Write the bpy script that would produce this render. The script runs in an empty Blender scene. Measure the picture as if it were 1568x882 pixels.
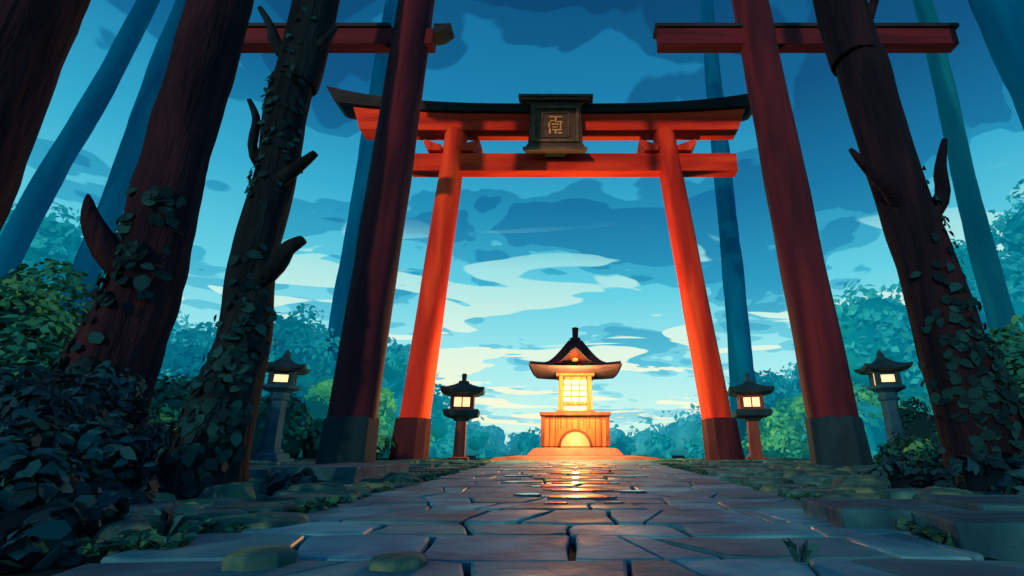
import bpy, math, random
import numpy as np
from mathutils import Vector, noise
random.seed(7); rng=np.random.default_rng(11)
S=bpy.context.scene
S.view_settings.view_transform='Standard'; S.view_settings.look='None'; S.view_settings.exposure=0
COL=S.collection

# ------------------------------------------------------------------ materials
def newmat(name):
    m=bpy.data.materials.new(name); m.use_nodes=True
    nt=m.node_tree; b=nt.nodes['Principled BSDF']; return m,nt,b
def setramp(r,stops,interp='LINEAR'):
    r.color_ramp.interpolation=interp
    e=r.color_ramp.elements
    while len(e)>1: e.remove(e[-1])
    e[0].position=stops[0][0]; e[0].color=(*stops[0][1],1)
    for p,c in stops[1:]:
        k=e.new(p); k.color=(*c,1)
def mat_noise(name,c0,c1,scale=(3,3,3),rough=.7,bump=.3,c2=None,spec=.3,detail=4,attr=None,lo=.35,hi=.65,nscale=1.0,rvar=None,bdist=.02,glow=0):
    m,nt,b=newmat(name); N=nt.nodes; L=nt.links
    tc=N.new('ShaderNodeTexCoord'); mp=N.new('ShaderNodeMapping'); mp.inputs['Scale'].default_value=scale
    L.new(tc.outputs['Object'],mp.inputs['Vector'])
    no=N.new('ShaderNodeTexNoise'); no.inputs['Scale'].default_value=nscale; no.inputs['Detail'].default_value=detail; no.inputs['Distortion'].default_value=.4
    L.new(mp.outputs[0],no.inputs['Vector'])
    r=N.new('ShaderNodeValToRGB')
    st=[(lo,c0),(hi,c1)] if c2 is None else [(lo,c0),((lo+hi)/2,c1),(hi,c2)]
    setramp(r,st); L.new(no.outputs['Fac'],r.inputs[0])
    out=r.outputs[0]
    if attr:
        a=N.new('ShaderNodeAttribute'); a.attribute_name=attr
        mx=N.new('ShaderNodeMix'); mx.data_type='RGBA'; mx.blend_type='MULTIPLY'; mx.inputs[0].default_value=1
        L.new(out,mx.inputs[6]); L.new(a.outputs['Color'],mx.inputs[7]); out=mx.outputs[2]
    L.new(out,b.inputs['Base Color'])
    if glow: L.new(out,b.inputs['Emission Color']); b.inputs['Emission Strength'].default_value=glow
    b.inputs['Roughness'].default_value=rough; b.inputs['Specular IOR Level'].default_value=spec
    if rvar:
        n2=N.new('ShaderNodeTexNoise'); n2.inputs['Scale'].default_value=rvar[0]; n2.inputs['Detail'].default_value=2
        L.new(tc.outputs['Object'],n2.inputs['Vector'])
        mr=N.new('ShaderNodeMapRange'); mr.inputs['From Min'].default_value=.5; mr.inputs['From Max'].default_value=.62
        mr.inputs['To Min'].default_value=rough; mr.inputs['To Max'].default_value=rvar[1]
        L.new(n2.outputs['Fac'],mr.inputs['Value']); L.new(mr.outputs[0],b.inputs['Roughness'])
    if bump:
        n3=N.new('ShaderNodeTexNoise'); n3.inputs['Scale'].default_value=nscale*3; n3.inputs['Detail'].default_value=4
        L.new(mp.outputs[0],n3.inputs['Vector'])
        bp=N.new('ShaderNodeBump'); bp.inputs['Strength'].default_value=bump; bp.inputs['Distance'].default_value=bdist
        L.new(n3.outputs['Fac'],bp.inputs['Height']); L.new(bp.outputs[0],b.inputs['Normal'])
    return m
def mat_emit(name,c,s):
    m,nt,b=newmat(name)
    b.inputs['Base Color'].default_value=(*[x*.5 for x in c],1); b.inputs['Emission Color'].default_value=(*c,1)
    b.inputs['Emission Strength'].default_value=s; return m
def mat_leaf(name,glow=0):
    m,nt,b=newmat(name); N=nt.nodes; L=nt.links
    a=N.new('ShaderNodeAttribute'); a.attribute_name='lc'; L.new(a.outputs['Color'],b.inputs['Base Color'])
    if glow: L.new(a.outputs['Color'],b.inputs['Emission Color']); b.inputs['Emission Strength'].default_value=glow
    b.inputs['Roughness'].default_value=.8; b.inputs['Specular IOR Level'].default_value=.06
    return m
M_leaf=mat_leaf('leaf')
M_leaf_haze=mat_leaf('haze_tinted_leaf',.28)  # aerial haze put into far leaves as a slight self-glow
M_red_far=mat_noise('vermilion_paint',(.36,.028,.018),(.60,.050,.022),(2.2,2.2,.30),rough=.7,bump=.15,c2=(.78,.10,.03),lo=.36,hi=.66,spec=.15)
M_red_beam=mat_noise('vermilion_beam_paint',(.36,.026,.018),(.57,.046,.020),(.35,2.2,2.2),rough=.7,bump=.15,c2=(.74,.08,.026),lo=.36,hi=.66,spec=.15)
M_red_near=mat_noise('deep_red_paint',(.026,.010,.024),(.056,.014,.028),(3,3,.30),rough=.75,bump=.35,c2=(.10,.02,.032),lo=.36,hi=.68,spec=.15)  # near gate in a deeper, darker red than the far gate
M_red_nbeam=mat_noise('deep_red_beam',(.045,.012,.024),(.095,.018,.030),(.4,4,4),rough=.75,bump=.3,lo=.38,hi=.62,spec=.15)
M_black=mat_noise('black_lacquer',(.007,.020,.028),(.016,.038,.05),(1.5,4,4),rough=.7,bump=.15,spec=.15)
M_sleeve=mat_noise('dark_sleeve',(.004,.03,.045),(.008,.052,.075),(3,3,1),rough=.8,bump=.25,spec=.12)
M_sleeve2=mat_noise('maroon_sleeve',(.030,.012,.022),(.055,.02,.034),(3,3,1),rough=.8,bump=.25,spec=.15)
M_sign=mat_noise('sign_wood',(.035,.04,.035),(.08,.07,.045),(3,3,8),rough=.5,bump=.2)
M_signf=mat_noise('sign_bronze',(.07,.065,.045),(.15,.12,.065),(5,5,5),rough=.45,bump=.2)
M_gold=mat_noise('gold_leaf',(.45,.30,.10),(.7,.5,.2),(8,8,8),rough=.4,bump=.1)
M_stone=mat_noise('path_stone',(.010,.13,.22),(.022,.22,.32),(1,1,1),rough=.78,bump=.4,attr='lc',nscale=3.2,rvar=(1.5,.5),spec=.22,c2=(.06,.34,.42),lo=.38,hi=.64,detail=6)
M_cobble=mat_noise('mossy_stone',(.006,.08,.10),(.02,.16,.18),(1,1,1),rough=.85,bump=.5,attr='lc',nscale=5,c2=(.06,.26,.23),spec=.12)
M_rock=mat_noise('mossy_rock',(.006,.065,.085),(.025,.13,.12),(1,1,1),rough=.85,bump=.6,nscale=6,c2=(.10,.23,.12),spec=.12,lo=.36,hi=.66)
M_kerb=mat_noise('kerb_stone',(.004,.055,.09),(.009,.10,.145),(1,1,1),rough=.85,bump=.5,nscale=5,spec=.1,c2=(.02,.15,.19))
M_ground=mat_noise('soil',(.006,.03,.035),(.012,.06,.055),(1,1,1),rough=.95,bump=.5,nscale=1.5,spec=.05)
M_grout=mat_noise('grout',(.002,.016,.026),(.006,.03,.04),(1,1,1),rough=.95,bump=.3,nscale=6,spec=.05)
M_wood=mat_noise('shrine_wood',(.14,.05,.02),(.27,.10,.035),(9,9,.8),rough=.7,bump=.25,spec=.2)
M_wood_d=mat_noise('shrine_dark_wood',(.06,.018,.012),(.12,.034,.018),(6,6,2),rough=.7,bump=.25,spec=.2)
M_roof=mat_noise('shrine_roof',(.018,.018,.028),(.045,.03,.035),(3,3,12),rough=.7,bump=.3,spec=.2)
M_plinth=mat_noise('plinth_stone',(.10,.06,.055),(.17,.10,.08),(2,2,2),rough=.75,bump=.3,spec=.2)
M_lant_b=mat_noise('blue_bronze',(.003,.06,.13),(.009,.11,.20),(4,4,4),rough=.8,bump=.2,spec=.15)
M_lant_r=mat_noise('lantern_roof_dark',(.004,.04,.07),(.010,.07,.105),(4,4,4),rough=.8,bump=.2,spec=.15)
M_lant_w=mat_noise('lantern_wood',(.08,.035,.04),(.14,.06,.06),(4,4,2),rough=.7,bump=.2)
M_pane=mat_emit('lit_paper',(1,.66,.32),1.5)
M_pane_s=mat_emit('shrine_lit_paper',(1,.66,.28),1.25)
M_arch=mat_emit('arch_glow',(1,.40,.13),1.2)
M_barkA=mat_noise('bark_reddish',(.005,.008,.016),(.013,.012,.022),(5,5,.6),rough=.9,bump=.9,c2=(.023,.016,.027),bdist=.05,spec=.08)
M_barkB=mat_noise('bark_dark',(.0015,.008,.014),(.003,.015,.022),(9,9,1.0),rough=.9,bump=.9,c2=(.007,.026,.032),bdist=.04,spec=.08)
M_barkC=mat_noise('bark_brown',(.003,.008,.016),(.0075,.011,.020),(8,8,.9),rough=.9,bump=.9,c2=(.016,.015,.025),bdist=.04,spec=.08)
M_barkF=mat_noise('bark_haze_tint_blue',(.0,.07,.18),(.0,.11,.24),(2,2,.3),rough=.95,bump=.2,glow=.25,spec=0)  # haze over far trunks put into bark colour and emission
M_barkG=mat_noise('bark_haze_tint_teal',(.0,.11,.18),(.003,.15,.22),(2,2,.3),rough=.95,bump=.2,glow=.25,spec=0)  # teal version, haze likewise painted in with a faint glow
M_water,_nt,_b=newmat('puddle_water')
_b.inputs['Base Color'].default_value=(.02,.06,.08,1); _b.inputs['Roughness'].default_value=.09; _b.inputs['Specular IOR Level'].default_value=.6
_tc=_nt.nodes.new('ShaderNodeTexCoord'); _n=_nt.nodes.new('ShaderNodeTexNoise'); _n.inputs['Scale'].default_value=9
_bp=_nt.nodes.new('ShaderNodeBump'); _bp.inputs['Strength'].default_value=.12; _bp.inputs['Distance'].default_value=.01
_nt.links.new(_tc.outputs['Object'],_n.inputs['Vector']); _nt.links.new(_n.outputs['Fac'],_bp.inputs['Height']); _nt.links.new(_bp.outputs[0],_b.inputs['Normal'])

# ------------------------------------------------------------------ mesh helpers
def empty(name,loc=(0,0,0)):
    e=bpy.data.objects.new(name,None); e.location=loc; e.empty_display_size=.3; COL.objects.link(e); return e
class B:
    def __init__(s): s.v=[]; s.f=[]; s.c=[]
    def add(s,vs,fs,col=None):
        o=len(s.v); s.v+= [tuple(x) for x in vs]; s.f+=[tuple(i+o for i in f) for f in fs]
        s.c+=[col or (1,1,1)]*len(vs)
    def box(s,x0,x1,y0,y1,z0,z1):
        s.add([(x0,y0,z0),(x1,y0,z0),(x1,y1,z0),(x0,y1,z0),(x0,y0,z1),(x1,y0,z1),(x1,y1,z1),(x0,y1,z1)],
              [(3,2,1,0),(4,5,6,7),(0,1,5,4),(1,2,6,5),(2,3,7,6),(3,0,4,7)])
    def rings(s,rs,cap=True,col=None):
        n=len(rs[0]); vs=[p for r in rs for p in r]; fs=[]
        for i in range(len(rs)-1):
            for j in range(n):
                k=(j+1)%n; fs.append((i*n+j,i*n+k,(i+1)*n+k,(i+1)*n+j))
        if cap: fs.append(tuple(range(n-1,-1,-1))); fs.append(tuple(range((len(rs)-1)*n,len(rs)*n)))
        s.add(vs,fs,col)
    def poly(s,cx,cy,prof,n=4,rot=math.pi/4,sub=1):
        rs=[]
        for z,h in prof[:]:
            uz = 0
            if isinstance(h,tuple): h,uz=h
            R=h/math.cos(math.pi/n); cs=[(R*math.cos(rot+2*math.pi*i/n),R*math.sin(rot+2*math.pi*i/n)) for i in range(n)]
            r=[]
            for i in range(n):
                a=cs[i]; b=cs[(i+1)%n]
                for k in range(sub):
                    t=k/sub; w=abs(2*t-1)**2.5
                    r.append((cx+a[0]*(1-t)+b[0]*t, cy+a[1]*(1-t)+b[1]*t, z+uz*w))
            rs.append(r)
        s.rings(rs)
    def extrude(s,pts,y0,y1):
        n=len(pts)
        s.add([(x,y0,z) for x,z in pts]+[(x,y1,z) for x,z in pts],
              [tuple(range(n)),tuple(range(2*n-1,n-1,-1))]+[(i+n,(i+1)%n+n,(i+1)%n,i) for i in range(n)])
    def obj(s,name,mat,parent=None,smooth=False,bevel=0,col=False):
        me=bpy.data.meshes.new(name); me.from_pydata(s.v,[],s.f); me.update()
        if col:
            a=me.color_attributes.new('lc','FLOAT_COLOR','POINT')
            a.data.foreach_set('color',np.array([(*c,1) for c in s.c],dtype=np.float32).ravel())
        me.materials.append(mat)
        if smooth: me.polygons.foreach_set('use_smooth',[True]*len(me.polygons))
        o=bpy.data.objects.new(name,me); COL.objects.link(o)
        if parent: o.parent=parent
        if bevel:
            m=o.modifiers.new('b','BEVEL'); m.width=bevel; m.segments=2; m.limit_method='ANGLE'; m.angle_limit=.6
        return o
def tube(b,pts,rads,seg=16,n=None,rough=.06,fr=1.0,tip=False,seed=0,flare=0):
    pts=[Vector(p) for p in pts]; n=n or len(pts)*4; rs=[]
    m=len(pts)-1
    for i in range(n+1):
        t=i/n*m; k=min(int(t),m-1); f=t-k
        p0=pts[max(k-1,0)];p1=pts[k];p2=pts[k+1];p3=pts[min(k+2,m)]
        p=.5*((2*p1)+(p2-p0)*f+(2*p0-5*p1+4*p2-p3)*f*f+(3*p1-p0-3*p2+p3)*f**3)
        tg=(pts[k+1]-pts[k]).normalized()
        r=rads[k]*(1-f)+rads[k+1]*f
        ref=Vector((0,1,0)) if abs(tg.y)<.9 else Vector((1,0,0))
        a=tg.cross(ref).normalized(); c=tg.cross(a).normalized()
        ring=[]
        for j in range(seg):
            an=2*math.pi*j/seg; d=a*math.cos(an)+c*math.sin(an)
            nn=noise.noise((p*fr*.6+d*1.3)+Vector((seed*7.1,0,0)))+.5*noise.noise(p*fr*2+d*2.5+Vector((0,seed*3.3,0)))
            fl=flare*max(0,1-i/(n*.12))**2*(.6+.4*math.sin(an*5+seed))
            q=p+d*r*(1+rough*2*nn+fl); ring.append(q)
        rs.append(ring)
    b.rings(rs)

def leafmesh(name,P,Nn,size,C,parent=None,hexa=False,mat=None,aspect=.42):
    n=len(P); P=np.asarray(P); Nn=Nn/np.linalg.norm(Nn,axis=1,keepdims=True)
    r=rng.normal(size=(n,3)); T=r-(r*Nn).sum(1,keepdims=True)*Nn; T/=np.linalg.norm(T,axis=1,keepdims=True)
    Bn=np.cross(Nn,T); s=(size*rng.uniform(.65,1.25,size=(n,1)))
    if hexa:
        sh=[(-.5,0,0),(-.22,.8,.06),(.18,.75,.05),(.6,0,-.12),(.18,-.75,.05),(-.22,-.8,.06)]
    else:
        sh=[(-.5,0,0),(0,1,.05),(.55,0,-.08),(0,-1,.05)]
    k=len(sh)
    V=np.stack([P+T*s*a+Bn*s*bb*aspect*.75+Nn*s*c for a,bb,c in sh],1).reshape(-1,3)
    me=bpy.data.meshes.new(name); me.vertices.add(n*k); me.vertices.foreach_set('co',V.astype(np.float32).ravel())
    me.loops.add(n*k); me.loops.foreach_set('vertex_index',np.arange(n*k,dtype=np.int32))
    me.polygons.add(n); me.polygons.foreach_set('loop_start',np.arange(0,n*k,k,dtype=np.int32)); 
    me.update(calc_edges=True)
    a=me.color_attributes.new('lc','FLOAT_COLOR','POINT')
    CC=np.concatenate([C,np.ones((n,1))],1); a.data.foreach_set('color',np.repeat(CC,k,0).astype(np.float32).ravel())
    me.materials.append(mat or M_leaf)
    o=bpy.data.objects.new(name,me); COL.objects.link(o)
    if parent: o.parent=parent
    return o
def runit(n):
    d=rng.normal(size=(n,3)); return d/np.linalg.norm(d,axis=1,keepdims=True)
def lerp3(cs,t):
    cs=np.array(cs); t=np.clip(t,0,.999)*(len(cs)-1); i=t.astype(int); f=(t-i)[:,None]
    return cs[i]*(1-f)+cs[i+1]*f
def foliage(name,blobs,n,size,cols,sub=16,hexa=False,core=.72,corecol=None,zmin=.02,parent=None,mat=None):
    par=parent or empty(name); PP=[];NN=[];VV=[]
    cb=B()
    tot=sum(b[3]*b[5] for b in blobs)
    for bi,b in enumerate(blobs):
        c=np.array(b[:3]); r=np.array(b[3:6]); nb=int(n*(b[3]*b[5])/tot)
        dk=runit(sub*2); dk=dk[dk[:,2]>-.35][:sub]; K=len(dk)
        ck=c+dk*r*rng.uniform(.6,.82,size=(K,1)); rk=rng.uniform(.26,.46,size=K)*r.min()**.5*r.mean()**.5; tk=rng.uniform(0,1,K)
        k=rng.integers(0,K,nb); d=runit(nb); d[:,2]=np.where(rng.uniform(size=nb)<.6,np.abs(d[:,2]),d[:,2])
        p=ck[k]+d*(rk[k]*rng.uniform(.72,1.12,nb))[:,None]
        nn=d+rng.normal(size=(nb,3))*.45+np.array([0,0,.25])
        v=.62*tk[k]+.26*rng.uniform(size=nb)+.12*(d[:,2]*.5+.5)  # last term colours upper leaves lighter, painting in light from above
        ok=p[:,2]>zmin; PP.append(p[ok]);NN.append(nn[ok]);VV.append(v[ok])
        if core:
            seg=14; rs=[]
            for i in range(9):
                ph=-math.pi/2+math.pi*(i+.3)/8.6; ring=[]
                for j in range(seg):
                    a=2*math.pi*j/seg; dd=Vector((math.cos(ph)*math.cos(a),math.cos(ph)*math.sin(a),math.sin(ph)))
                    w=core*(1+.28*noise.noise(dd*2.2+Vector((bi*3.7,0,0))))
                    ring.append((c[0]+dd.x*r[0]*w,c[1]+dd.y*r[1]*w,max(c[2]+dd.z*r[2]*w,.006)))
                rs.append(ring)
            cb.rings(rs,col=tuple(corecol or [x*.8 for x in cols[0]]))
    P=np.concatenate(PP);Nn=np.concatenate(NN);V=np.concatenate(VV)
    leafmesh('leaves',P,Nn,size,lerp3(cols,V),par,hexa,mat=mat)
    if core: cb.obj('inner_foliage',mat or M_leaf,par,smooth=True,col=True)
    return par

# ------------------------------------------------------------------ world / sky
W=bpy.data.worlds.new('World'); S.world=W; W.use_nodes=True
nt=W.node_tree; N=nt.nodes; L=nt.links; N.clear()
out=N.new('ShaderNodeOutputWorld'); bg=N.new('ShaderNodeBackground'); L.new(bg.outputs[0],out.inputs[0])
tc=N.new('ShaderNodeTexCoord'); sp=N.new('ShaderNodeSeparateXYZ'); L.new(tc.outputs['Generated'],sp.inputs[0])
def mth(op,a,b=None,clamp=False):
    m=N.new('ShaderNodeMath'); m.operation=op; m.use_clamp=clamp
    for i,x in enumerate((a,b)):
        if x is None: continue
        if isinstance(x,(int,float)): m.inputs[i].default_value=x
        else: L.new(x,m.inputs[i])
    return m.outputs[0]
def comb(x,y,z):
    c=N.new('ShaderNodeCombineXYZ')
    for i,v in enumerate((x,y,z)):
        if isinstance(v,(int,float)): c.inputs[i].default_value=v
        else: L.new(v,c.inputs[i])
    return c.outputs[0]
def nz(vec,scale,detail=3,dist=.4,rough=.5):
    n=N.new('ShaderNodeTexNoise'); n.inputs['Scale'].default_value=scale; n.inputs['Detail'].default_value=detail
    n.noise_dimensions='2D'
    n.inputs['Distortion'].default_value=dist; n.inputs['Roughness'].default_value=rough; L.new(vec,n.inputs['Vector']); return n.outputs['Fac']
def vor(vec,scale):
    n=N.new('ShaderNodeTexVoronoi'); n.voronoi_dimensions='2D'; n.feature='F1'; n.inputs['Scale'].default_value=scale
    L.new(vec,n.inputs['Vector']); return n.outputs['Distance']
def sstep(x,a,b):
    m=N.new('ShaderNodeMapRange'); m.interpolation_type='SMOOTHSTEP'
    m.inputs['From Min'].default_value=a; m.inputs['From Max'].default_value=b; L.new(x,m.inputs['Value']); return m.outputs[0]
def ramp(x,st):
    r=N.new('ShaderNodeValToRGB'); setramp(r,st); L.new(x,r.inputs[0]); return r.outputs[0]
def mix(f,a,b):
    m=N.new('ShaderNodeMix'); m.data_type='RGBA'; L.new(f,m.inputs[0]); L.new(a,m.inputs[6]); L.new(b,m.inputs[7]); return m.outputs[2]
x,y,z=sp.outputs
zc=mth('ADD',mth('MAXIMUM',z,0),.13)
px=mth('DIVIDE',x,zc); py=mth('DIVIDE',y,zc)
p1=comb(mth('ADD',px,5.3),mth('ADD',mth('MULTIPLY',py,1.15),1.7),0); p2=comb(mth('MULTIPLY',px,.7),mth('ADD',mth('MULTIPLY',py,1.5),9),0)
base=ramp(z,[(0,(.70,.94,.76)),(.07,(.56,.90,.83)),(.16,(.36,.82,.86)),(.3,(.12,.62,.76)),(.45,(.035,.41,.62)),(.6,(.009,.22,.43)),(.8,(.004,.13,.30))])
dark=ramp(z,[(0,(.54,.86,.80)),(.07,(.36,.78,.82)),(.16,(.18,.65,.76)),(.3,(.045,.44,.62)),(.45,(.012,.27,.47)),(.6,(.003,.125,.29)),(.8,(.0015,.075,.19))])
dark2=ramp(z,[(0,(.42,.80,.80)),(.16,(.09,.52,.68)),(.3,(.018,.32,.52)),(.45,(.005,.18,.37)),(.6,(.002,.085,.22)),(.8,(.001,.05,.145))])
light=ramp(z,[(0,(.98,.94,.62)),(.1,(.90,.94,.70)),(.22,(.66,.90,.78)),(.34,(.34,.76,.78)),(.5,(.05,.45,.65)),(1,(.01,.2,.4))])
d=mth('SUBTRACT',nz(p1,1.25,4,.45),mth('MULTIPLY',vor(p1,5.0),.19))
d=mth('ADD',d,mth('MULTIPLY',mth('SUBTRACT',z,.38),.15))
mk1=sstep(d,.412,.428); mk2=sstep(d,.485,.50)
l=mth('SUBTRACT',nz(p2,1.4,3,.8),mth('MULTIPLY',vor(p2,3.6),.12))
band=mth('MULTIPLY',sstep(z,.02,.06),mth('SUBTRACT',1,sstep(z,.34,.44)))
mkl=mth('MULTIPLY',sstep(l,.51,.53),band)
c=mix(mk1,base,dark); c=mix(mk2,c,dark2); c=mix(mkl,c,light)
sky=N.new('ShaderNodeTexSky'); sky.sky_type='NISHITA'; sky.sun_disc=False
SUN_EL=math.radians(10); SUN_AZ=math.radians(205)
sky.sun_elevation=SUN_EL; sky.sun_rotation=SUN_AZ
ad=N.new('ShaderNodeMix'); ad.data_type='RGBA'; ad.blend_type='ADD'; ad.inputs[0].default_value=.004
L.new(c,ad.inputs[6]); L.new(sky.outputs[0],ad.inputs[7])
L.new(ad.outputs[2],bg.inputs[0]); bg.inputs[1].default_value=1.0

# ------------------------------------------------------------------ sun
sl=bpy.data.lights.new('sun','SUN'); sl.energy=2.0; sl.angle=math.radians(1.5); sl.color=(1,.42,.26)
so=bpy.data.objects.new('sun',sl); COL.objects.link(so)
dr=Vector((math.sin(math.radians(25))*math.cos(SUN_EL),math.cos(math.radians(25))*math.cos(SUN_EL),-math.sin(SUN_EL)))
so.rotation_euler=dr.to_track_quat('-Z','Y').to_euler()

# ------------------------------------------------------------------ camera
cam=bpy.data.cameras.new('camera'); co=bpy.data.objects.new('camera',cam); COL.objects.link(co); S.camera=co
co.location=(0,0,.3); co.rotation_euler=(math.radians(90+18.14),0,0)
cam.sensor_width=36; cam.lens=17.45; cam.shift_x=-.0612; cam.clip_start=.02; cam.clip_end=3000

# ------------------------------------------------------------------ ground
g=B(); nx=80
gx=[math.copysign(abs(t)**3*900,t) for t in np.linspace(-1,1,nx)]; gy=[math.copysign(abs(t)**3*900,t)+6 for t in np.linspace(-1,1,nx)]
vs=[];fs=[]
for j in range(nx):
    for i in range(nx):
        X,Y=gx[i],gy[j]; h=0
        if abs(X)>3.5: h=.12*noise.noise(Vector((X*.3,Y*.3,0)))*min(1,(abs(X)-3.5)/4)
        vs.append((X,Y,h))
for j in range(nx-1):
    for i in range(nx-1):
        a=j*nx+i; fs.append((a,a+1,a+nx+1,a+nx))
g.add(vs,fs); g.obj('ground',M_ground,smooth=True)

# ------------------------------------------------------------------ stone path
def slab(b,poly,z0,z1,bev,col,tl=.004):
    cx=sum(p[0] for p in poly)/len(poly); cy=sum(p[1] for p in poly)/len(poly)
    def ins(p,d):
        vx,vy=cx-p[0],cy-p[1]; l=math.hypot(vx,vy) or 1; return (p[0]+vx/l*d,p[1]+vy/l*d)
    tx,ty=random.uniform(-tl,tl)*2,random.uniform(-tl,tl)*2
    r0=[(*p,z0) for p in poly]; r1=[(*p,z1-bev+tx*(p[0]-cx)+ty*(p[1]-cy)) for p in poly]
    r15=[(*ins(p,bev*.35),z1-bev*.3+tx*(p[0]-cx)+ty*(p[1]-cy)) for p in poly]; r2=[(*ins(p,bev*1.3),z1+tx*(p[0]-cx)+ty*(p[1]-cy)) for p in poly]
    b.rings([r0,r1,r15,r2],col=col)
path_e=empty('stone_path')
def hw(Y): return 1.02+.068*Y
gb=B(); 
ys=list(np.linspace(-1.5,16.2,30))
gb.add([(-hw(max(Y,0))-.05,Y,.012) for Y in ys]+[(hw(max(Y,0))+.05,Y,.012) for Y in ys],[(i,i+30,i+31,i+1) for i in range(29)])
gb.obj('grout_bed',M_grout,path_e)
pb=B(); Y=-1.2; rows=[]
while Y<15.6:
    rows.append(Y); Y+=random.uniform(.30,.52)*(1 if Y<6 else 1.4)
def wob(x,y): return .12*noise.noise(Vector((x*1.1,y*1.7,3)))
for i in range(len(rows)-1):
    y0,y1=rows[i],rows[i+1]; w=hw(max((y0+y1)/2,0)); n=random.choice([5,6,6,7])
    xs=[-w]+[(-w+2*w*k/n)+random.uniform(-.36,.36)*w/n for k in range(1,n)]+[w]
    ed=[(random.uniform(-.09,.09),random.uniform(-.09,.09)) for _ in xs]
    ed[0]=(random.uniform(-.12,.06),random.uniform(-.12,.06)); ed[-1]=(random.uniform(-.06,.12),)*2
    for k in range(n):
        g_=.0085; a0=xs[k]+ed[k][0]+g_; a1=xs[k]+ed[k][1]+g_; b0=xs[k+1]+ed[k+1][0]-g_; b1=xs[k+1]+ed[k+1][1]-g_
        poly=[]
        m=5
        c_=random.uniform(.01,.05)
        for t in range(m+1):
            f=t/m; X=a0*(1-f)+b0*f; yy=y0+wob(X,y0)+g_+(c_*.8 if t in (0,m) else 0)+random.uniform(-.008,.008); poly.append((X,yy))
        poly.append((b0*.5+b1*.5+random.uniform(-.014,.014),(y0+y1)/2))
        for t in range(m+1):
            f=1-t/m; X=a1*(1-f)+b1*f; yy=y1+wob(X,y1)-g_-(c_*.8 if t in (0,m) else 0)+random.uniform(-.008,.008); poly.append((X,yy))
        poly.append((a0*.5+a1*.5+random.uniform(-.014,.014),(y0+y1)/2))
        polys=[poly]
        if random.random()<.35 and y1<9:
            ia=random.randint(1,4); ib=random.randint(8,11); e=.005
            sh=lambda p,q:(p[0]+q,p[1])
            A=poly[0:ia]+[sh(poly[ia],-e),sh(poly[ib],-e)]+poly[ib+1:]; Bp=[sh(poly[ia],e)]+poly[ia+1:ib]+[sh(poly[ib],e)]
            polys=[A,Bp]
        for q in polys:
            v=random.uniform(.55,1.2); tint=random.uniform(-.08,.08)
            slab(pb,q,.0,.042+random.uniform(-.004,.004),.009,(v*(1+tint),v,v*(1-tint*.4)))
pb.obj('slabs',M_stone,path_e,col=True)
# shallow puddles standing on the slabs
wb=B()
for k,(X,Y,rx,ry) in enumerate([(-.27,3.25,.09,.05),(.03,3.05,.17,.045),(.02,3.6,.20,.08),(-.22,3.95,.12,.06),(.12,4.35,.26,.10),(-.45,4.5,.16,.07),(.38,3.5,.09,.04),(-.02,5.2,.30,.13),(-.6,5.6,.16,.1),(.55,5.5,.2,.1),(.05,6.3,.34,.2),(-.75,7.2,.3,.15),(.6,7.4,.3,.2),(.0,8.4,.4,.25),(-.1,2.72,.07,.02),(.2,2.75,.05,.016)]):
    ring=[]
    for j in range(22):
        a=2*math.pi*j/22; w=1+.45*noise.noise(Vector((math.cos(a)*1.5+k*4,math.sin(a)*1.5,0)))+.2*noise.noise(Vector((math.cos(a)*4+k*4,math.sin(a)*4,5)))
        ring.append((X+rx*w*math.cos(a),Y+ry*w*math.sin(a)))
    wb.rings([[(*p,.040) for p in ring],[(*p,.0515) for p in ring]])
wb.obj('puddles',M_water,path_e)

fb=B()
for sgn in (-1,1):
    yy=1.9
    while yy<15.5:
        st=.30+.035*yy
        xx=hw(yy)+.08+st*.5
        while xx<(2.3+yy*.42):
            if random.random()<.9:
                cx=sgn*(xx+random.uniform(-.08,.08)); cy=yy+random.uniform(-.1,.1)*1.2; R=st*random.uniform(.42,.66)
                n=random.choice([6,7,8]); a0=random.random()*6
                poly=[(cx+R*random.uniform(.8,1.1)*math.cos(a0+2*math.pi*i/n),cy+.75*R*random.uniform(.8,1.1)*math.sin(a0+2*math.pi*i/n)) for i in range(n)]
                v=random.uniform(.5,1.15)
                slab(fb,poly,0,.035+random.uniform(0,.04)+.012*abs(xx-hw(yy)),.02,(v*random.uniform(.8,1.1),v,v*random.uniform(.85,1.1)))
            xx+=st*1.05
        yy+=st*.8
fb.obj('flagstones',M_cobble,col=True)

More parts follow.
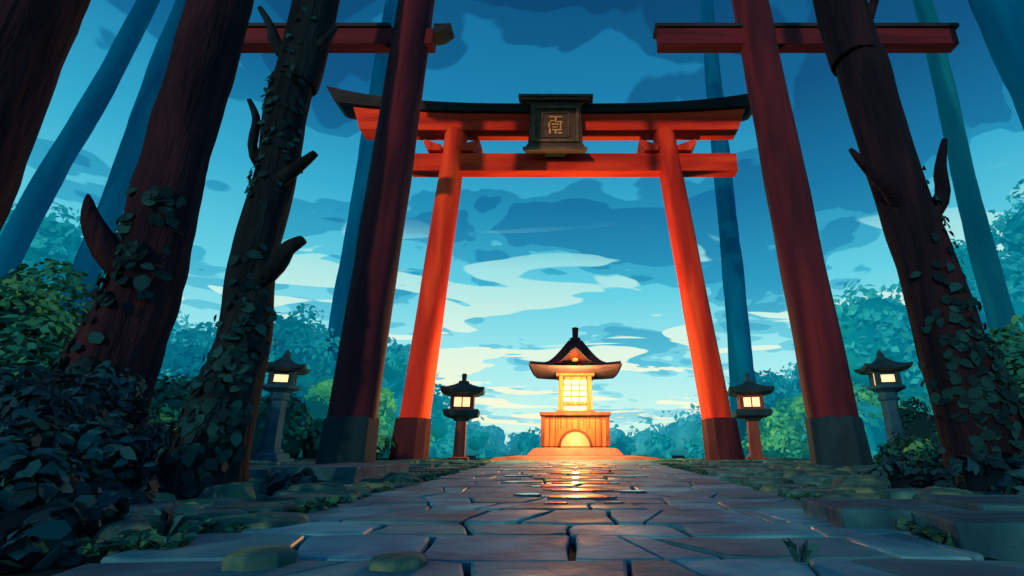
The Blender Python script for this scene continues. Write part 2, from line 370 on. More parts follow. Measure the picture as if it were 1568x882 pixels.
def rock(name,x,y,r,h,mat=M_rock,sy=.8,seed=0):
    b=B(); rs=[]; seg=12
    prof=[(0,1.0),(.35,1.05),(.7,.98),(.92,.85),(1.0,.62),(1.01,.2)]
    for t,k in prof:
        ring=[]
        for j in range(seg):
            a=2*math.pi*j/seg; nn=noise.noise(Vector((math.cos(a)*1.4+seed*5,math.sin(a)*1.4,t*.6)))
            ring.append((x+math.cos(a)*r*k*(1+.35*nn),y+sy*math.sin(a)*r*k*(1+.35*nn),max(0,h*t*(1+.2*nn))))
        rs.append(ring)
    b.rings(rs); return b.obj(name,mat,smooth=False,bevel=r*.06)
rocks=[(-1.14,2.0,.17,.07),(-1.72,2.38,.11,.09),(-1.93,2.42,.12,.11),(-1.55,2.1,.1,.06),(-1.30,3.0,.11,.08),(-1.42,3.7,.12,.08),(-1.6,3.3,.16,.10),
 (-1.5,4.6,.16,.09),(-1.95,3.0,.15,.12),(-2.2,3.4,.2,.13),(-1.8,5.4,.2,.09),(-1.35,2.5,.09,.07),
 (1.22,2.55,.17,.06),(1.5,2.9,.16,.08),(1.75,3.3,.18,.09),(1.4,3.6,.15,.07),(2.1,3.9,.2,.12),(1.6,4.4,.2,.08),(2.4,5.2,.3,.11),(1.95,2.8,.14,.11),(2.9,6.2,.3,.13),(-3.1,6.6,.35,.12),
 (-2.6,7.4,.3,.10),(3.2,7.6,.35,.11),(-1.28,1.62,.10,.05),(-1.45,1.82,.12,.08)]
for i,(a,b_,r,h) in enumerate(rocks): rock('mossy_rock',a,b_,r,h,seed=i)
for i,(a,b_,r,h) in enumerate([(-.75,1.33,.072,.075),(-.415,1.31,.064,.066)]):
    b=B(); b.poly(a,b_,[(0,r*.95),(h*.8,r),(h*.93,r*.93),(h,r*.75),(h*1.04,r*.2)],n=7,rot=i+.3); b.obj('mossy_stone_post',M_rock,bevel=.004)
def kerb(x0,x1,y0,y1,h,rot=0):
    b=B(); cx,cy=(x0+x1)/2,(y0+y1)/2; w,d_=(x1-x0)/2,(y1-y0)/2
    n=10; rs=[]
    for zz,ins in ((0,0),(h*.5,.004),(h,.0)):
        ring=[]
        for sx,sy_,ex,ey in ((-1,-1,1,-1),(1,-1,1,1),(1,1,-1,1),(-1,1,-1,-1)):
            for k in range(n):
                t=k/n; X=w*(sx*(1-t)+ex*t); Y_=d_*(sy_*(1-t)+ey*t)
                q=.012*noise.noise(Vector((X*9+x0*7,Y_*9,zz*12)))
                ring.append((X*(1-ins/w)+q,Y_*(1-ins/d_)+q,zz+(.006*noise.noise(Vector((X*6,Y_*6,x0*9))) if zz>=h else 0)))
        rs.append(ring)
    b.rings(rs); o=b.obj('kerb_block',M_kerb,bevel=.010); o.location=(cx,cy,0); o.rotation_euler=(0,0,rot)
kerb(.98,1.42,1.92,2.38,.10,-.10); kerb(1.14,1.72,1.52,1.84,.105,-.22); kerb(1.45,2.0,1.86,2.3,.12,-.1)
kerb(-2.55,-1.85,4.35,6.0,.17,.05); kerb(-3.3,-2.62,4.5,5.6,.15,.0)
kerb(-2.05,-1.6,1.9,2.2,.1,.15)

# ------------------------------------------------------------------ torii
def pillar(b,x0,x1,y,z0,z1,r0,r1,seg=28,seed=0,dome=False,rough=.015):
    rs=[]; n=36
    for i in range(n+1):
        t=i/n; Z=z0+(z1-z0)*t; X=x0+(x1-x0)*t; r=r0+(r1-r0)*t
        rs.append([(X+r*math.cos(a)*(1+rough*noise.noise(Vector((math.cos(a)*2,Z*.8+seed*9,math.sin(a)*2)))*2),
                    y+r*math.sin(a)*(1+rough*noise.noise(Vector((math.cos(a)*2+5,Z*.8,math.sin(a)*2)))*2),Z) for a in [2*math.pi*j/seg for j in range(seg)]])
    if dome:
        for k in (1,2,3,4):
            f=k/4.2; rr=r1*math.cos(f*math.pi/2); rs.append([(x1+rr*math.cos(a),y+rr*math.sin(a),z1+.22*math.sin(f*math.pi/2)) for a in [2*math.pi*j/seg for j in range(seg)]])
    b.rings(rs)
def xbeam(b,secs):
    b.rings([[(x,y0,z0),(x,y1,z0),(x,y1,z1),(x,y0,z1)] for x,y0,y1,z0,z1 in secs])
FY=13.35
T=empty('torii_gate')
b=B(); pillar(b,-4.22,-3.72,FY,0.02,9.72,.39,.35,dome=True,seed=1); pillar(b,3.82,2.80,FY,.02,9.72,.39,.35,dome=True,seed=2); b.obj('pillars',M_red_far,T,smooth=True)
b=B()
for x,dx in ((-4.22,.03),(3.82,-.07)):
    rs=[]
    for Z,r in ((0,.50),(.05,.50),(1.05,.46),(1.1,.42)):
        rs.append([(x+dx*Z*.9+r*math.cos(a),FY+r*math.sin(a),Z) for a in [2*math.pi*j/12 for j in range(12)]])
    b.rings(rs)
b.obj('pillar_sleeves',M_sleeve2,T,bevel=.02)
b=B(); xbeam(b,[(-5.0,FY-.2,FY+.2,8.34,8.96),(4.95,FY-.2,FY+.2,8.34,8.96)]); b.obj('lower_beam',M_red_beam,T,bevel=.02)
b=B()
for x0,x1 in ((-4.62,-2.92),(1.98,3.72)):
    m=(x0+x1)/2
    for (xa,xb) in ((x0,m-.30),(m+.30,x1)):
        outer=xa if xb<m else xb; inner=xb if xb<m else xa; o2=outer+( .16 if xb<m else -.16)
        b.extrude([(inner,8.98),(inner,9.18),(outer,9.38),(outer,9.24),(o2,8.98)] if xb<m else [(inner,8.98),(o2,8.98),(outer,9.24),(outer,9.38),(inner,9.18)],FY-.33,FY+.33)
b.obj('wedges',M_red_far,T,bevel=.015)
def cz(x,k=.5): return k*(abs(x+.6)/7.2)**3.2
b=B(); rs=[]
xs=np.linspace(-6.95,5.35,25)
for i,x_ in enumerate(xs):
    e0=.28 if i==0 else (-.28 if i==24 else 0)
    zb=9.72+cz(x_,.06); zt=10.30+cz(x_,.38)
    rs.append([(x_+e0,FY-.28,zb),(x_+e0,FY+.28,zb),(x_,FY+.32,zt),(x_,FY-.32,zt)])
b.rings(rs); b.obj('upper_beam',M_red_beam,T,bevel=.02)
b=B(); rs=[]
xs=np.linspace(-7.85,6.0,31)
for i,x_ in enumerate(xs):
    e0=.30 if i==0 else (-.30 if i==30 else 0)
    zb=10.305+cz(x_,.42); zt=10.56+cz(x_,.66)
    rs.append([(x_+e0,FY-.42,zb),(x_+e0,FY+.42,zb),(x_,FY+.48,zt),(x_,FY,zt+.14),(x_,FY-.48,zt)])
b.rings(rs); b.obj('curved_roof_beam',M_black,T,bevel=.02)
SX=-.58
class SB(B):
    def obj(s,*a,**k):
        s.v=[(SX+(x-SX)*.955,y+.17,8.74+(z-9.0)*.955) for x,y,z in s.v]; return B.obj(s,*a,**k)
b=SB(); y0,y1=FY-.78,FY-.55
b.extrude([(SX-.92,9.02),(SX-.98,9.12),(SX-.86,9.32),(SX-.80,10.75),(SX-.98,10.86),(SX+.98,10.86),(SX+.80,10.75),(SX+.86,9.32),(SX+.98,9.12),(SX+.92,9.02)][::-1],y0,y1-.07)
b.obj('sign_body',M_sign,T,bevel=.03)
b=SB(); b.box(SX-1.12,SX+1.12,y0-.10,y1-.03,10.862,10.95); b.box(SX-1.2,SX+1.2,y0-.14,y1-.03,10.953,11.05)
b.box(SX-1.0,SX+1.0,y0-.08,y0-.002,9.0,9.12)
for s in (-1,1): b.box(SX+s*.70-.05,SX+s*.70+.05,y0-.06,y0-.002,9.32,10.66)
b.box(SX-.64,SX+.64,y0-.06,y0-.002,10.56,10.66); b.box(SX-.64,SX+.64,y0-.06,y0-.002,9.32,9.42)
for s in (-1,1): b.box(SX+s*.42-.02,SX+s*.42+.02,y0-.04,y0-.002,9.5,10.44)
b.box(SX-.398,SX+.398,y0-.04,y0-.002,10.40,10.44); b.box(SX-.398,SX+.398,y0-.04,y0-.002,9.5,9.54)
b.obj('sign_frame',M_signf,T,bevel=.012)
b=SB(); yy0,yy1=y0-.03,y0-.003
def st(x0,x1,z0,z1): b.box(SX+x0,SX+x1,yy0,yy1,9.97+z0,9.97+z1)
for a in [(-.20,.20,.26,.31),(-.02,.03,.07,.255),(-.18,-.04,.12,.16),(.05,.22,.08,.12),(-.22,-.17,-.12,.10),(-.12,.10,-.02,.03),(.14,.19,-.15,.06),
          (-.10,.08,-.12,-.08),(-.20,-.15,-.34,-.15),(-.10,.20,-.22,-.17),(-.02,.03,-.34,-.225),(.08,.22,-.34,-.29)]: st(*a)
b.obj('sign_lettering',M_gold,T)
b=B(); b.box(SX-.3,SX+.3,FY-.455,FY-.325,9.85,10.1); b.box(SX-.3,SX+.3,FY-.455,FY-.205,8.76,8.9); b.obj('sign_bracket',M_black,T)

NY=8.4
T2=empty('torii_gate')
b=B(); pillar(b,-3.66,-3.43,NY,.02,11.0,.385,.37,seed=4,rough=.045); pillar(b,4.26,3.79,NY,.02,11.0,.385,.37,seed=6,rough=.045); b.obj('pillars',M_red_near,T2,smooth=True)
b=B()
for x,dx in ((-3.66,.02),(4.26,-.04)):
    rs=[]
    for Z,r in ((0,.455),(.04,.455),(.78,.43),(.82,.40)):
        rs.append([(x+dx*Z+r*math.cos(a),NY+r*math.sin(a),Z) for a in [2*math.pi*j/8+.2 for j in range(8)]])
    b.rings(rs)
b.obj('pillar_sleeves',M_sleeve,T2,bevel=.015)
b=B(); q=.14
xbeam(b,[(-7.2,NY-q,NY+q,8.38,8.80),(-2.98,NY-q,NY+q,8.38,8.80)])
xbeam(b,[(1.76,NY-q,NY+q,8.38,8.80),(8.05,NY-q,NY+q,8.38,8.80)])
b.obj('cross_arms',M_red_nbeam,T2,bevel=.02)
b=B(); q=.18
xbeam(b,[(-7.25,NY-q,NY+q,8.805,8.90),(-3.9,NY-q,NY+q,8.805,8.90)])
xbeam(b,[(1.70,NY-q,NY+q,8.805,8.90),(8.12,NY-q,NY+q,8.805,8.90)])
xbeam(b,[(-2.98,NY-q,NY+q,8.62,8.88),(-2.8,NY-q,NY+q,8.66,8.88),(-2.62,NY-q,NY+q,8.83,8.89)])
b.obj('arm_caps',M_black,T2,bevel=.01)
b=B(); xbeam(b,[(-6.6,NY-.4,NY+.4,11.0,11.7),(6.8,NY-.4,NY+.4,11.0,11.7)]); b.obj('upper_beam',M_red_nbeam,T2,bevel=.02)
b=B(); xbeam(b,[(-7.4,NY-.55,NY+.55,12.0,12.35),(-4,NY-.55,NY+.55,11.71,12.05),(4.2,NY-.55,NY+.55,11.71,12.05),(7.6,NY-.55,NY+.55,12.0,12.35)]); b.obj('curved_roof_beam',M_black,T2,bevel=.02)

# ------------------------------------------------------------------ shrine
SY=16.8; cx=.02
H=empty('wooden_shrine')
b=B(); b.poly(cx,SY,[(0,2.5),(.12,2.25),(.16,1.75)]); b.poly(cx,SY,[(.16,1.45),(.34,1.28),(.38,1.15)]); b.obj('stone_plinth',M_plinth,H,bevel=.02)
b=B(); b.box(-1.02+cx,1.02+cx,SY-.86,SY+.9,.385,.43)
arch=[(cx+.44*math.cos(a),.434+.42*math.sin(a)) for a in np.linspace(math.pi,0,13)]
fy=SY-.88
outl=[(cx-1.0,.434)]+arch+[(cx+1.0,.434),(cx+1.0,1.33),(cx-1.0,1.33)]
b.extrude(outl,fy,fy+.1)
b.box(cx-1.0,cx-.92,fy+.1,SY+.88,.434,1.33); b.box(cx+.92,cx+1.0,fy+.1,SY+.88,.434,1.33); b.box(cx-.92,cx+.92,SY+.8,SY+.88,.434,1.33)
b.obj('cabinet',M_wood,H)
b=B()
for k in range(12):
    X=cx-.96+k*.1745
    z0=.44 if abs(X-cx)>.5 else .96
    b.box(X-.012,X+.012,fy-.02,fy-.002,z0,1.30)
for s in (-1,1): b.box(cx+s*1.0-.06,cx+s*1.0+.06,fy-.05,fy-.004,.434,1.33)
rs=[]
for a in np.linspace(math.pi,0,17):
    c_,s_=math.cos(a),math.sin(a)
    rs.append([(cx+.45*c_,fy-.05,.434+.43*s_),(cx+.45*c_,fy-.003,.434+.43*s_),(cx+.52*c_,fy-.003,.434+.50*s_),(cx+.52*c_,fy-.05,.434+.50*s_)])
b.rings(rs); b.obj('cabinet_trim',M_wood_d,H)
b=B(); b.box(cx-1.1,cx+1.1,SY-1.0,SY+1.0,1.335,1.44); b.box(cx-.62,cx+.62,SY-.62,SY+.62,1.443,1.52)
b.obj('cabinet_top',M_wood_d,H,bevel=.015)
b=B(); b.box(cx-.45,cx+.45,SY-.3,SY-.27,.435,.95); b.obj('arch_light_panel',M_arch,H)
b=B()
for sx in (-1,1):
    for sy_ in (-1,1): b.poly(cx+sx*.46,SY+sy_*.46,[(1.52,.095),(2.62,.065)])
for sy_ in (-.46,.46):
    for zz in (1.70,2.50): b.box(cx-.36,cx+.36,SY+sy_-.05,SY+sy_+.05,zz,zz+.10)
for sx in (-.46,.46):
    for zz in (1.70,2.50): b.box(cx+sx-.05,cx+sx+.05,SY-.36,SY+.36,zz,zz+.10)
b.box(cx-.62,cx+.62,SY-.62,SY+.62,2.62,2.70)
b.obj('lamp_house_frame',M_wood,H,bevel=.008)
b=B()
for k in (-.13,.13): b.box(cx+k-.018,cx+k+.018,SY-.44,SY-.415,1.80,2.50)
for zz in (1.97,2.15,2.33): b.box(cx-.365,cx+.365,SY-.452,SY-.442,zz-.018,zz+.018)
b.obj('window_lattice',M_wood_d,H)
b=B(); b.box(cx-.37,cx+.37,SY-.40,SY+.40,1.80,2.50); b.box(cx-.36,cx+.36,SY-.36,SY+.36,1.525,1.68); b.obj('lit_windows',M_pane_s,H)
b=B()
b.poly(cx,SY,[(2.70,(.75,0)),(2.74,(1.38,.05)),(2.80,(1.46,.07)),(2.84,(1.38,.06)),(2.90,(.96,.02)),(3.10,(.74,.0)),(3.34,(.54,0)),(3.58,(.36,0)),(3.80,(.21,0)),(3.94,(.14,0))],sub=8)
b.obj('roof',M_roof,H)
b=B(); b.poly(cx,SY,[(3.92,.17),(3.98,.17),(4.0,.09),(4.28,.10),(4.31,.12),(4.35,.09)],n=8); b.obj('roof_finial',M_roof,H)
b=B(); g0=SY-1.2
pts=[(cx-.66,2.84),(cx-.45,2.92),(cx-.28,3.08),(cx-.12,3.26),(cx,3.33),(cx+.12,3.26),(cx+.28,3.08),(cx+.45,2.92),(cx+.66,2.84)]
b.extrude(pts[::-1],g0,SY-.2); b.obj('gable',M_wood_d,H)
b=B(); rs=[]
for X,Z in pts: rs.append([(X,g0-.1,Z+.004),(X,SY-.2,Z+.004),(X,SY-.2,Z+.07),(X,g0-.1,Z+.07)])
b.rings(rs); b.obj('gable_roof_edge',M_roof,H)
b=B()
b.rings([[(cx+r*math.cos(a),yy_,3.02+r*.8*math.sin(a)) for a in [2*math.pi*j/16 for j in range(16)]] for yy_,r in ((g0-.03,.08),(g0-.002,.10))])
b.obj('gable_crest',M_gold,H)
b=B()
for sx in (-1,1):
    for sy_ in (-1,1):
        prof=[(1.40,2.92),(.98,2.95),(.74,3.11),(.54,3.35),(.37,3.59),(.2,3.84)]
        tube(b,[(cx+sx*h,SY+sy_*h,z_) for h,z_ in prof],[.04]*6,seg=6,n=10,rough=0)
b.obj('roof_hips',M_roof,H,smooth=True)
def plight(name,loc,e,c,r,parent=None):
    l_=bpy.data.lights.new(name,'POINT'); l_.energy=e; l_.color=c; l_.shadow_soft_size=r
    o=bpy.data.objects.new(name,l_); o.location=loc; COL.objects.link(o)
    if parent: o.parent=parent
plight('shrine_lamp',(cx,SY-1.9,2.1),2000,(1,.40,.12),.35,H)
plight('arch_lamp',(cx,SY-.6,.65),30,(1,.45,.16),.1,H)

# ------------------------------------------------------------------ lanterns
def lantern_blue(x,y,rz=0):
    E=empty('stone_lantern',(x,y,0)); E.rotation_euler=(0,0,rz)
    b=B(); b.poly(0,0,[(0,.42),(.14,.42),(.15,.34),(.24,.33),(.26,.24),(.34,.2)],n=6,rot=0)
    b.poly(0,0,[(.34,.17),(1.0,.145),(1.33,.15)],n=6,rot=0)
    b.poly(0,0,[(1.33,.17),(1.38,.2),(1.42,.16),(1.50,.17),(1.58,.33),(1.64,.34)],n=6,rot=0); b.obj('pedestal',M_lant_b,E,bevel=.01)
    b=B()
    for i in range(4):
        a=math.pi/4+i*math.pi/2; b.poly(.27*math.cos(a),.27*math.sin(a),[(1.64,.05),(1.95,.05)])
    b.box(-.2,.2,-.21,-.18,1.64,1.71); b.box(-.2,.2,-.21,-.18,1.87,1.94)
    b.obj('lamp_posts',M_lant_r,E)
    b=B(); b.box(-.17,.17,-.17,.17,1.645,1.945); b.obj('lit_panes',M_pane,E)
    b=B(); b.poly(0,0,[(1.94,(.34,0)),(1.97,(.44,.05)),(2.02,(.47,.07)),(2.07,(.33,.02)),(2.14,(.2,0)),(2.24,(.1,0)),(2.30,(.05,0))],n=4,sub=6)
    b.poly(0,0,[(2.29,.06),(2.33,.075),(2.38,.05),(2.44,.02)],n=8); b.obj('roof',M_lant_r,E)
    return E
def lantern_wood(x,y,rz=0):
    E=empty('wooden_lantern',(x,y,0)); E.rotation_euler=(0,0,rz)
    b=B(); b.poly(0,0,[(0,.26),(.12,.26),(.14,.18)]); b.poly(0,0,[(.14,.16),(1.1,.14)]); b.obj('post',M_lant_w,E,bevel=.012)
    b=B(); b.poly(0,0,[(1.1,.2),(1.16,.24),(1.22,.46),(1.36,.50),(1.40,.44)]); b.obj('tray',M_lant_r,E,bevel=.01)
    b=B()
    for sx in (-1,1):
        for sy_ in (-1,1): b.poly(sx*.27,sy_*.27,[(1.40,.05),(1.80,.05)])
    b.box(-.22,.22,-.30,-.25,1.40,1.47); b.box(-.22,.22,-.30,-.25,1.73,1.80)
    b.box(-.015,.015,-.28,-.255,1.47,1.73)
    b.obj('lamp_frame',M_lant_w,E)
    b=B(); b.box(-.24,.24,-.24,.24,1.403,1.797); b.obj('lit_panes',M_pane,E)
    b=B(); b.poly(0,0,[(1.80,(.4,0)),(1.84,(.58,.05)),(1.92,(.61,.07)),(1.99,(.44,.02)),(2.08,(.26,0)),(2.16,(.12,0))],sub=6)
    b.poly(0,0,[(2.16,.14),(2.2,.14),(2.22,.06),(2.40,.07),(2.43,.03)]); b.obj('roof',M_lant_r,E)
    return E
lantern_blue(-6.42,11,.35); lantern_blue(6.82,11,-.25)
lantern_wood(-3.2,14.5,.15); lantern_wood(5.02,14.5,-.2)

# ------------------------------------------------------------------ trees
IV=[(.001,.014,.022),(.002,.035,.045),(.005,.075,.085)]
def ivy(par,pts,rads,zr,n,size,cols=IV,side=None,clump=8):
    P=[];Nn=[];V=[]
    pts_=np.array(pts); zz=pts_[:,2]
    cl=[(random.uniform(*zr),random.uniform(0,2*math.pi) if side is None else side+random.uniform(-.9,.9),random.uniform(.10,.32)) for _ in range(clump)]
    for i in range(n):
        c_=random.choice(cl); z_=c_[0]+random.gauss(0,c_[2]*1.1); 
        z_=min(max(z_,zz[0]+.05),zz[-1]-.05)
        X=np.interp(z_,zz,pts_[:,0]); Y_=np.interp(z_,zz,pts_[:,1]); R=np.interp(z_,zz,rads)
        a=c_[1]+random.gauss(0,c_[2]*1.6); rr=R*1.05+random.uniform(.0,.025)
        P.append((X+rr*math.cos(a),Y_+rr*math.sin(a),z_)); Nn.append((math.cos(a)+random.gauss(0,.25),math.sin(a)+random.gauss(0,.25),.25+random.gauss(0,.25))); V.append(random.random())
    leafmesh('ivy',np.array(P),np.array(Nn),size,lerp3(cols,np.array(V)),par,True,aspect=.6)
def crown(par,x,y,z,r,cols,n=3000,size=.36):
    bl=[(x+random.uniform(-.7,.7)*r,y+random.uniform(-.7,.7)*r,z+random.uniform(-.1,1.0)*r,r*random.uniform(.45,.65),r*random.uniform(.45,.65),r*random.uniform(.3,.45)) for _ in range(7)]
    bb=B()
    for q in bl[:6]: tube(bb,[(x,y,z-r*.4),((x+q[0])/2,(y+q[1])/2,(z+q[2])/2),(q[0],q[1],q[2])],[.12,.08,.03],seg=7,n=6)
    bb.obj('crown_limbs',M_barkB,par)
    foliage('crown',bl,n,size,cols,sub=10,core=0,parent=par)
DG=[(.004,.03,.035),(.01,.07,.065),(.03,.13,.09)]
def tree(pts,rads,mat,branches=(),seed=0,flare=.5,rough=.07,crownz=None,cr=2.5,ccols=DG,seg=20):
    E=empty('cedar_tree'); b=B(); tube(b,pts,rads,seg=seg,n=70,rough=rough,fr=1.2,seed=seed,flare=flare); b.obj('trunk',mat,E,smooth=True)
    if branches:
        b=B()
        for bp_,br_ in branches: tube(b,bp_,br_,seg=9,n=10,rough=.10,fr=5,seed=seed+3)
        b.obj('broken_limbs',mat,E,smooth=True)
    if crownz: crown(E,pts[-1][0],pts[-1][1],crownz,cr,ccols)
    return E
pA=[(-5.28,5.5,-.05),(-5.2,5.5,.8),(-5.02,5.5,2.2),(-5.1,5.5,3.6),(-5.05,5.5,5.2),(-5.1,5.5,7.5),(-5.05,5.5,13.5)]; rA=[.52,.43,.34,.33,.35,.36,.24]
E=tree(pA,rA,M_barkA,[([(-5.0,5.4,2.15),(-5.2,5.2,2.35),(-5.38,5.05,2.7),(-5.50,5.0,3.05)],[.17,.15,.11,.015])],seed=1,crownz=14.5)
ivy(E,pA,rA,(2.0,3.0),70,.17,side=-1.0,clump=4); ivy(E,pA,rA,(.6,1.1),50,.15,side=-1.5,clump=4)
pB=[(-2.30,3.25,-.05),(-2.26,3.25,.4),(-2.20,3.25,1.0),(-2.26,3.25,1.6),(-2.22,3.25,2.3),(-2.26,3.25,3.0),(-2.20,3.25,4.2),(-2.2,3.3,13.5)]; rB=[.25,.20,.16,.135,.135,.15,.165,.12]
brB=[([(-2.2,3.2,1.35),(-2.04,3.15,1.46),(-1.95,3.12,1.60),(-1.84,3.1,1.66)],[.07,.06,.05,.03]),
     ([(-2.22,3.2,2.10),(-2.04,3.15,2.22),(-1.87,3.1,2.34)],[.065,.045,.025]),
     ([(-2.25,3.25,2.2),(-2.40,3.2,2.42),(-2.43,3.2,2.70),(-2.52,3.2,2.88)],[.045,.035,.028,.018]),
     ([(-2.24,3.25,3.2),(-2.40,3.2,3.4),(-2.49,3.2,3.6),(-2.58,3.15,3.75)],[.06,.05,.035,.02]),
     ([(-2.2,3.25,3.3),(-2.05,3.2,3.42),(-1.95,3.2,3.6)],[.05,.035,.015])]
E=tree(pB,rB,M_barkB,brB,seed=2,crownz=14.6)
ivy(E,pB,rB,(.15,1.05),230,.075,side=-1.3,clump=10); ivy(E,pB,rB,(2.1,3.3),90,.065,side=-1.5,clump=6)
pC=[(2.90,3.6,-.05),(2.84,3.6,.4),(2.76,3.6,1.0),(2.72,3.6,1.7),(2.62,3.6,2.6),(2.55,3.6,3.6),(2.48,3.6,4.6),(2.4,3.7,13.5)]; rC=[.34,.27,.22,.19,.195,.2,.21,.14]
brC=[([(2.62,3.55,2.1),(2.45,3.45,2.25),(2.28,3.4,2.42),(2.16,3.36,2.55)],[.07,.06,.04,.015]),
     ([(2.75,3.55,2.0),(2.90,3.5,2.2),(2.94,3.5,2.45),(3.0,3.45,2.7)],[.07,.06,.045,.02]),
     ([(2.5,3.6,3.7),(2.66,3.55,4.0),(2.8,3.5,4.35)],[.07,.05,.03])]
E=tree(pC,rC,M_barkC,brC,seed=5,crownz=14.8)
ivy(E,pC,rC,(.15,.95),190,.085,side=-1.7,clump=8); ivy(E,pC,rC,(1.3,2.1),45,.07,side=-1.2,clump=3)
tree([(-7.1,5,-.05),(-7.05,5,2),(-7.0,5,5),(-6.9,5,14)],[.55,.46,.42,.3],M_barkA,seed=7,crownz=15)
HZ=[(.01,.13,.2),(.02,.2,.28),(.04,.28,.34)]  # far crown colours with the haze tint painted in
def ht(xb,xt,y,zt,r,mat,seed,cr=2.6):
    mid=random.uniform(-.2,.2)
    H_=zt+6; f=H_/zt
    xe=xb+(xt-xb)*f
    tree([(xb,y,-.05),(xb+(xe-xb)*.3+mid,y,H_*.3),(xb+(xe-xb)*.6-mid,y,H_*.6),(xe,y,H_)],[r*1.35,r*1.05,r*.95,r*.6],mat,seed=seed,crownz=H_+1,cr=cr,ccols=HZ,flare=.3,rough=.05,seg=14)
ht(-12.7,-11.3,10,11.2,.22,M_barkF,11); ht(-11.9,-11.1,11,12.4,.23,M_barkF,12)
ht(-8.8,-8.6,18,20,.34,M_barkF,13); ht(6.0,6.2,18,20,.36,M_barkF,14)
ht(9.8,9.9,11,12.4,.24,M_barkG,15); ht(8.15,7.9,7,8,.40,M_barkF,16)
# ------------------------------------------------------------------ bushes and foliage
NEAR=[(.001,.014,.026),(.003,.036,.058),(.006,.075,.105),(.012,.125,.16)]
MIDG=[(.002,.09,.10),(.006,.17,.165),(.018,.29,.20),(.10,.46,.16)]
TEAL=[(.0,.22,.34),(.003,.32,.43),(.012,.44,.52)]  # distant leaf palettes from here to PALE have haze put into the colour
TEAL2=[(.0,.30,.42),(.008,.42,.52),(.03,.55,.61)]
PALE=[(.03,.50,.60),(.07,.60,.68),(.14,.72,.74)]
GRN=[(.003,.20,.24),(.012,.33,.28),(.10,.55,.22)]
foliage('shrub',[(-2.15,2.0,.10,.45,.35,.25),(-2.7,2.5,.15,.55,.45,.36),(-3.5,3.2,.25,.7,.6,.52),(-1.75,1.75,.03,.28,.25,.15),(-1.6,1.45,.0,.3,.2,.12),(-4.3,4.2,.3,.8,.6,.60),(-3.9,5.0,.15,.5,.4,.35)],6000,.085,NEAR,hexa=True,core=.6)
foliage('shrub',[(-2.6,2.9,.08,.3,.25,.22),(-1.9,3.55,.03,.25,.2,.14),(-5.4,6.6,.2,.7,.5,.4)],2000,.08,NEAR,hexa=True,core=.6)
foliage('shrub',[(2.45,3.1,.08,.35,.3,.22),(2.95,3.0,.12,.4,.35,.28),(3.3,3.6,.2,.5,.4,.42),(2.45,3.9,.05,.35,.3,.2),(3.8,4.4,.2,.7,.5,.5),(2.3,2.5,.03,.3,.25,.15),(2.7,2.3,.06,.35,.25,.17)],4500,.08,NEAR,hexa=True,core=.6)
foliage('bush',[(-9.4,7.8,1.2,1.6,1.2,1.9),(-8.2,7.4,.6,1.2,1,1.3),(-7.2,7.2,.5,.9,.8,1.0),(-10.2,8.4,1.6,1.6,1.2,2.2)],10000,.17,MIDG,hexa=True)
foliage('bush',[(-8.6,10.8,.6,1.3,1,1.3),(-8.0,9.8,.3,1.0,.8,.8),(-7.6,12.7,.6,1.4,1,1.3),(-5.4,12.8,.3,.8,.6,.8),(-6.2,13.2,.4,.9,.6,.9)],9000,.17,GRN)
foliage('bush',[(-6.4,16,.7,1.2,.9,1.8),(-7.6,15.5,.8,1.2,.9,1.6),(-5.2,16.4,.3,.8,.7,.9)],8000,.2,GRN,mat=M_leaf_haze)
foliage('bush',[(7.2,15.5,.6,1.3,.9,1.6),(8.6,15,.8,1.3,1,1.9),(6.3,16.4,.5,.9,.8,1.0),(10,14.5,1,1.4,1,2)],8000,.2,GRN,mat=M_leaf_haze)
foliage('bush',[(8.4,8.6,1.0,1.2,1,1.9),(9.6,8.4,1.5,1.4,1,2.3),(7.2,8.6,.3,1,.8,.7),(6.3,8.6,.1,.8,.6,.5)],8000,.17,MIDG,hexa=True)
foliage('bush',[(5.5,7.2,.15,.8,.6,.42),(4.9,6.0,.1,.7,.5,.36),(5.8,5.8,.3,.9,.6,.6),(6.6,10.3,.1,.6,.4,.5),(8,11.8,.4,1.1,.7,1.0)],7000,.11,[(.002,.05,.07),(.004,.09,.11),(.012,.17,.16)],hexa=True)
def mass(name,segs,y,dy,n,size,cols,rr=(1.2,1.9)):
    bl=[]
    for i in range(len(segs)-1):
        (xa,ha),(xb,hb)=segs[i],segs[i+1]; st_=max(1,int(abs(xb-xa)/1.5))
        for k in range(st_):
            t=k/st_; X=xa+(xb-xa)*t; h=ha+(hb-ha)*t
            q=0
            while True:
                r=random.uniform(*rr)*min(1,max(.45,h/3)); zc_=h-r*.9-q*r*1.1
                bl.append((X+random.uniform(-.5,.5),y+random.uniform(-dy,dy),max(zc_,.1)+random.uniform(-.2,.2),r*1.15,r,r))
                q+=1
                if zc_<r*.6 or q>7: break
    foliage(name,bl,n,size,cols,sub=14,mat=M_leaf_haze,core=.66,corecol=[x*.95 for x in cols[0]])
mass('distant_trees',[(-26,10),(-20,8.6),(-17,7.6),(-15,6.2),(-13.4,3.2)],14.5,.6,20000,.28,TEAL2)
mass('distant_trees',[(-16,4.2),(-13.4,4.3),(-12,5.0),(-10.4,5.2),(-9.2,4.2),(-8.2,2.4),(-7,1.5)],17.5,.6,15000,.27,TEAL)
mass('distant_trees',[(-12,5.5),(-9.4,5.3),(-8,5.0),(-6.8,3.2),(-5.6,1.8),(-4,1.2),(-2,1.0),(0,.9),(2,.9),(4,1.1),(5,1.6)],22.5,.5,14000,.26,TEAL2,rr=(.9,1.5))
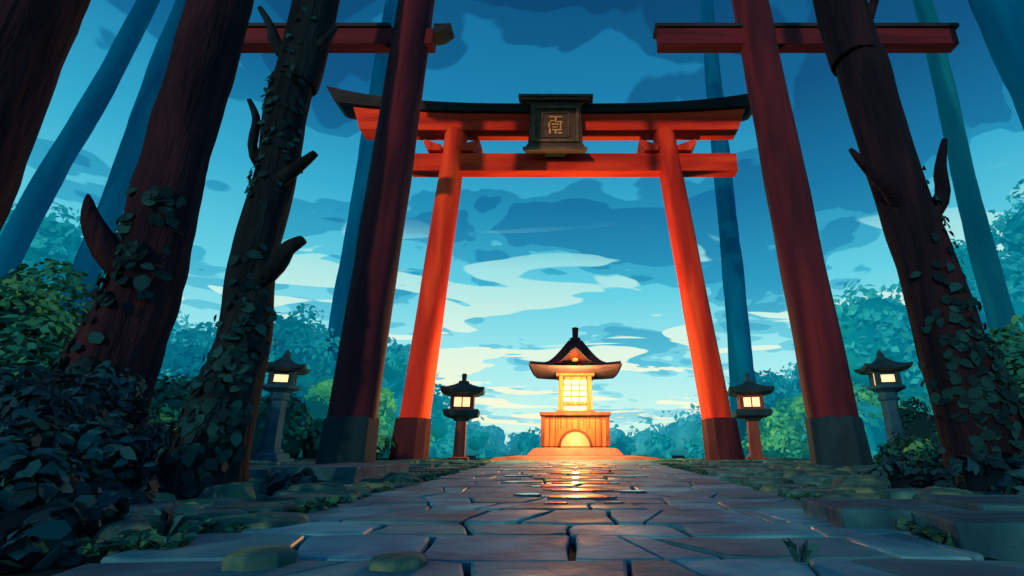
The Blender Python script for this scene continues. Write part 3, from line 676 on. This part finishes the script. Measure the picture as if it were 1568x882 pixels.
mass('distant_trees',[(5,1.3),(6,2.2),(7.4,3.0),(9,3.6),(10.5,5.0)],19.5,.5,11000,.27,TEAL,rr=(.9,1.5))
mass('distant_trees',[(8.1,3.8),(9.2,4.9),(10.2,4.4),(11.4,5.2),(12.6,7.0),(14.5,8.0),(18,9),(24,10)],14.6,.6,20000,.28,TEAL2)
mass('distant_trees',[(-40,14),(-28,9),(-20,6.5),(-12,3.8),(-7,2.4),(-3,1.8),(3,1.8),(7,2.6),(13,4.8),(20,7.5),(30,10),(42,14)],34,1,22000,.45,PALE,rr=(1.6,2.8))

# creeping moss and small leaves along the path edges and between side stones
P=[];V=[]
for i in range(5200):
    Y=1.5+9*random.random()**1.6; s=random.choice((-1,1)); X=s*(hw(Y)+abs(random.gauss(0,.16))-.03)
    if noise.noise(Vector((X*2.5,Y*2.5,1)))<-.02: continue
    P.append((X,Y,.03+random.random()*.035)); V.append(random.random())
leafmesh('moss',np.array(P),rng.normal(size=(len(P),3))*.5+np.array([0,0,.9]),.035,lerp3([(.004,.06,.07),(.01,.11,.09),(.04,.2,.10)],np.array(V)),None,True,aspect=.7)

def tuft(x,y,n,h,cols=NEAR):
    b=B()
    for i in range(n):
        a=random.random()*6.28; l_=h*random.uniform(.6,1.2); w=.004; dx,dy_=math.cos(a),math.sin(a); le=random.uniform(.3,.9)
        c_=random.choice(cols[1:])
        ps=[(x+dx*.01,y+dy_*.01,.03),(x+dx*l_*.3*le,y+dy_*l_*.3*le,.03+l_*.6),(x+dx*l_*le,y+dy_*l_*le,.03+l_*(1-.35*le))]
        vs=[(ps[0][0]-dy_*w,ps[0][1]+dx*w,ps[0][2]),(ps[0][0]+dy_*w,ps[0][1]-dx*w,ps[0][2]),(ps[1][0]+dy_*w,ps[1][1]-dx*w,ps[1][2]),(ps[2][0],ps[2][1],ps[2][2]),(ps[1][0]-dy_*w,ps[1][1]+dx*w,ps[1][2])]
        b.add(vs,[(0,1,2,3,4)],c_)
    b.obj('grass_tuft',M_leaf,col=True)
tuft(.56,1.38,16,.07); tuft(-1.3,1.75,22,.11); tuft(1.75,2.35,20,.10)
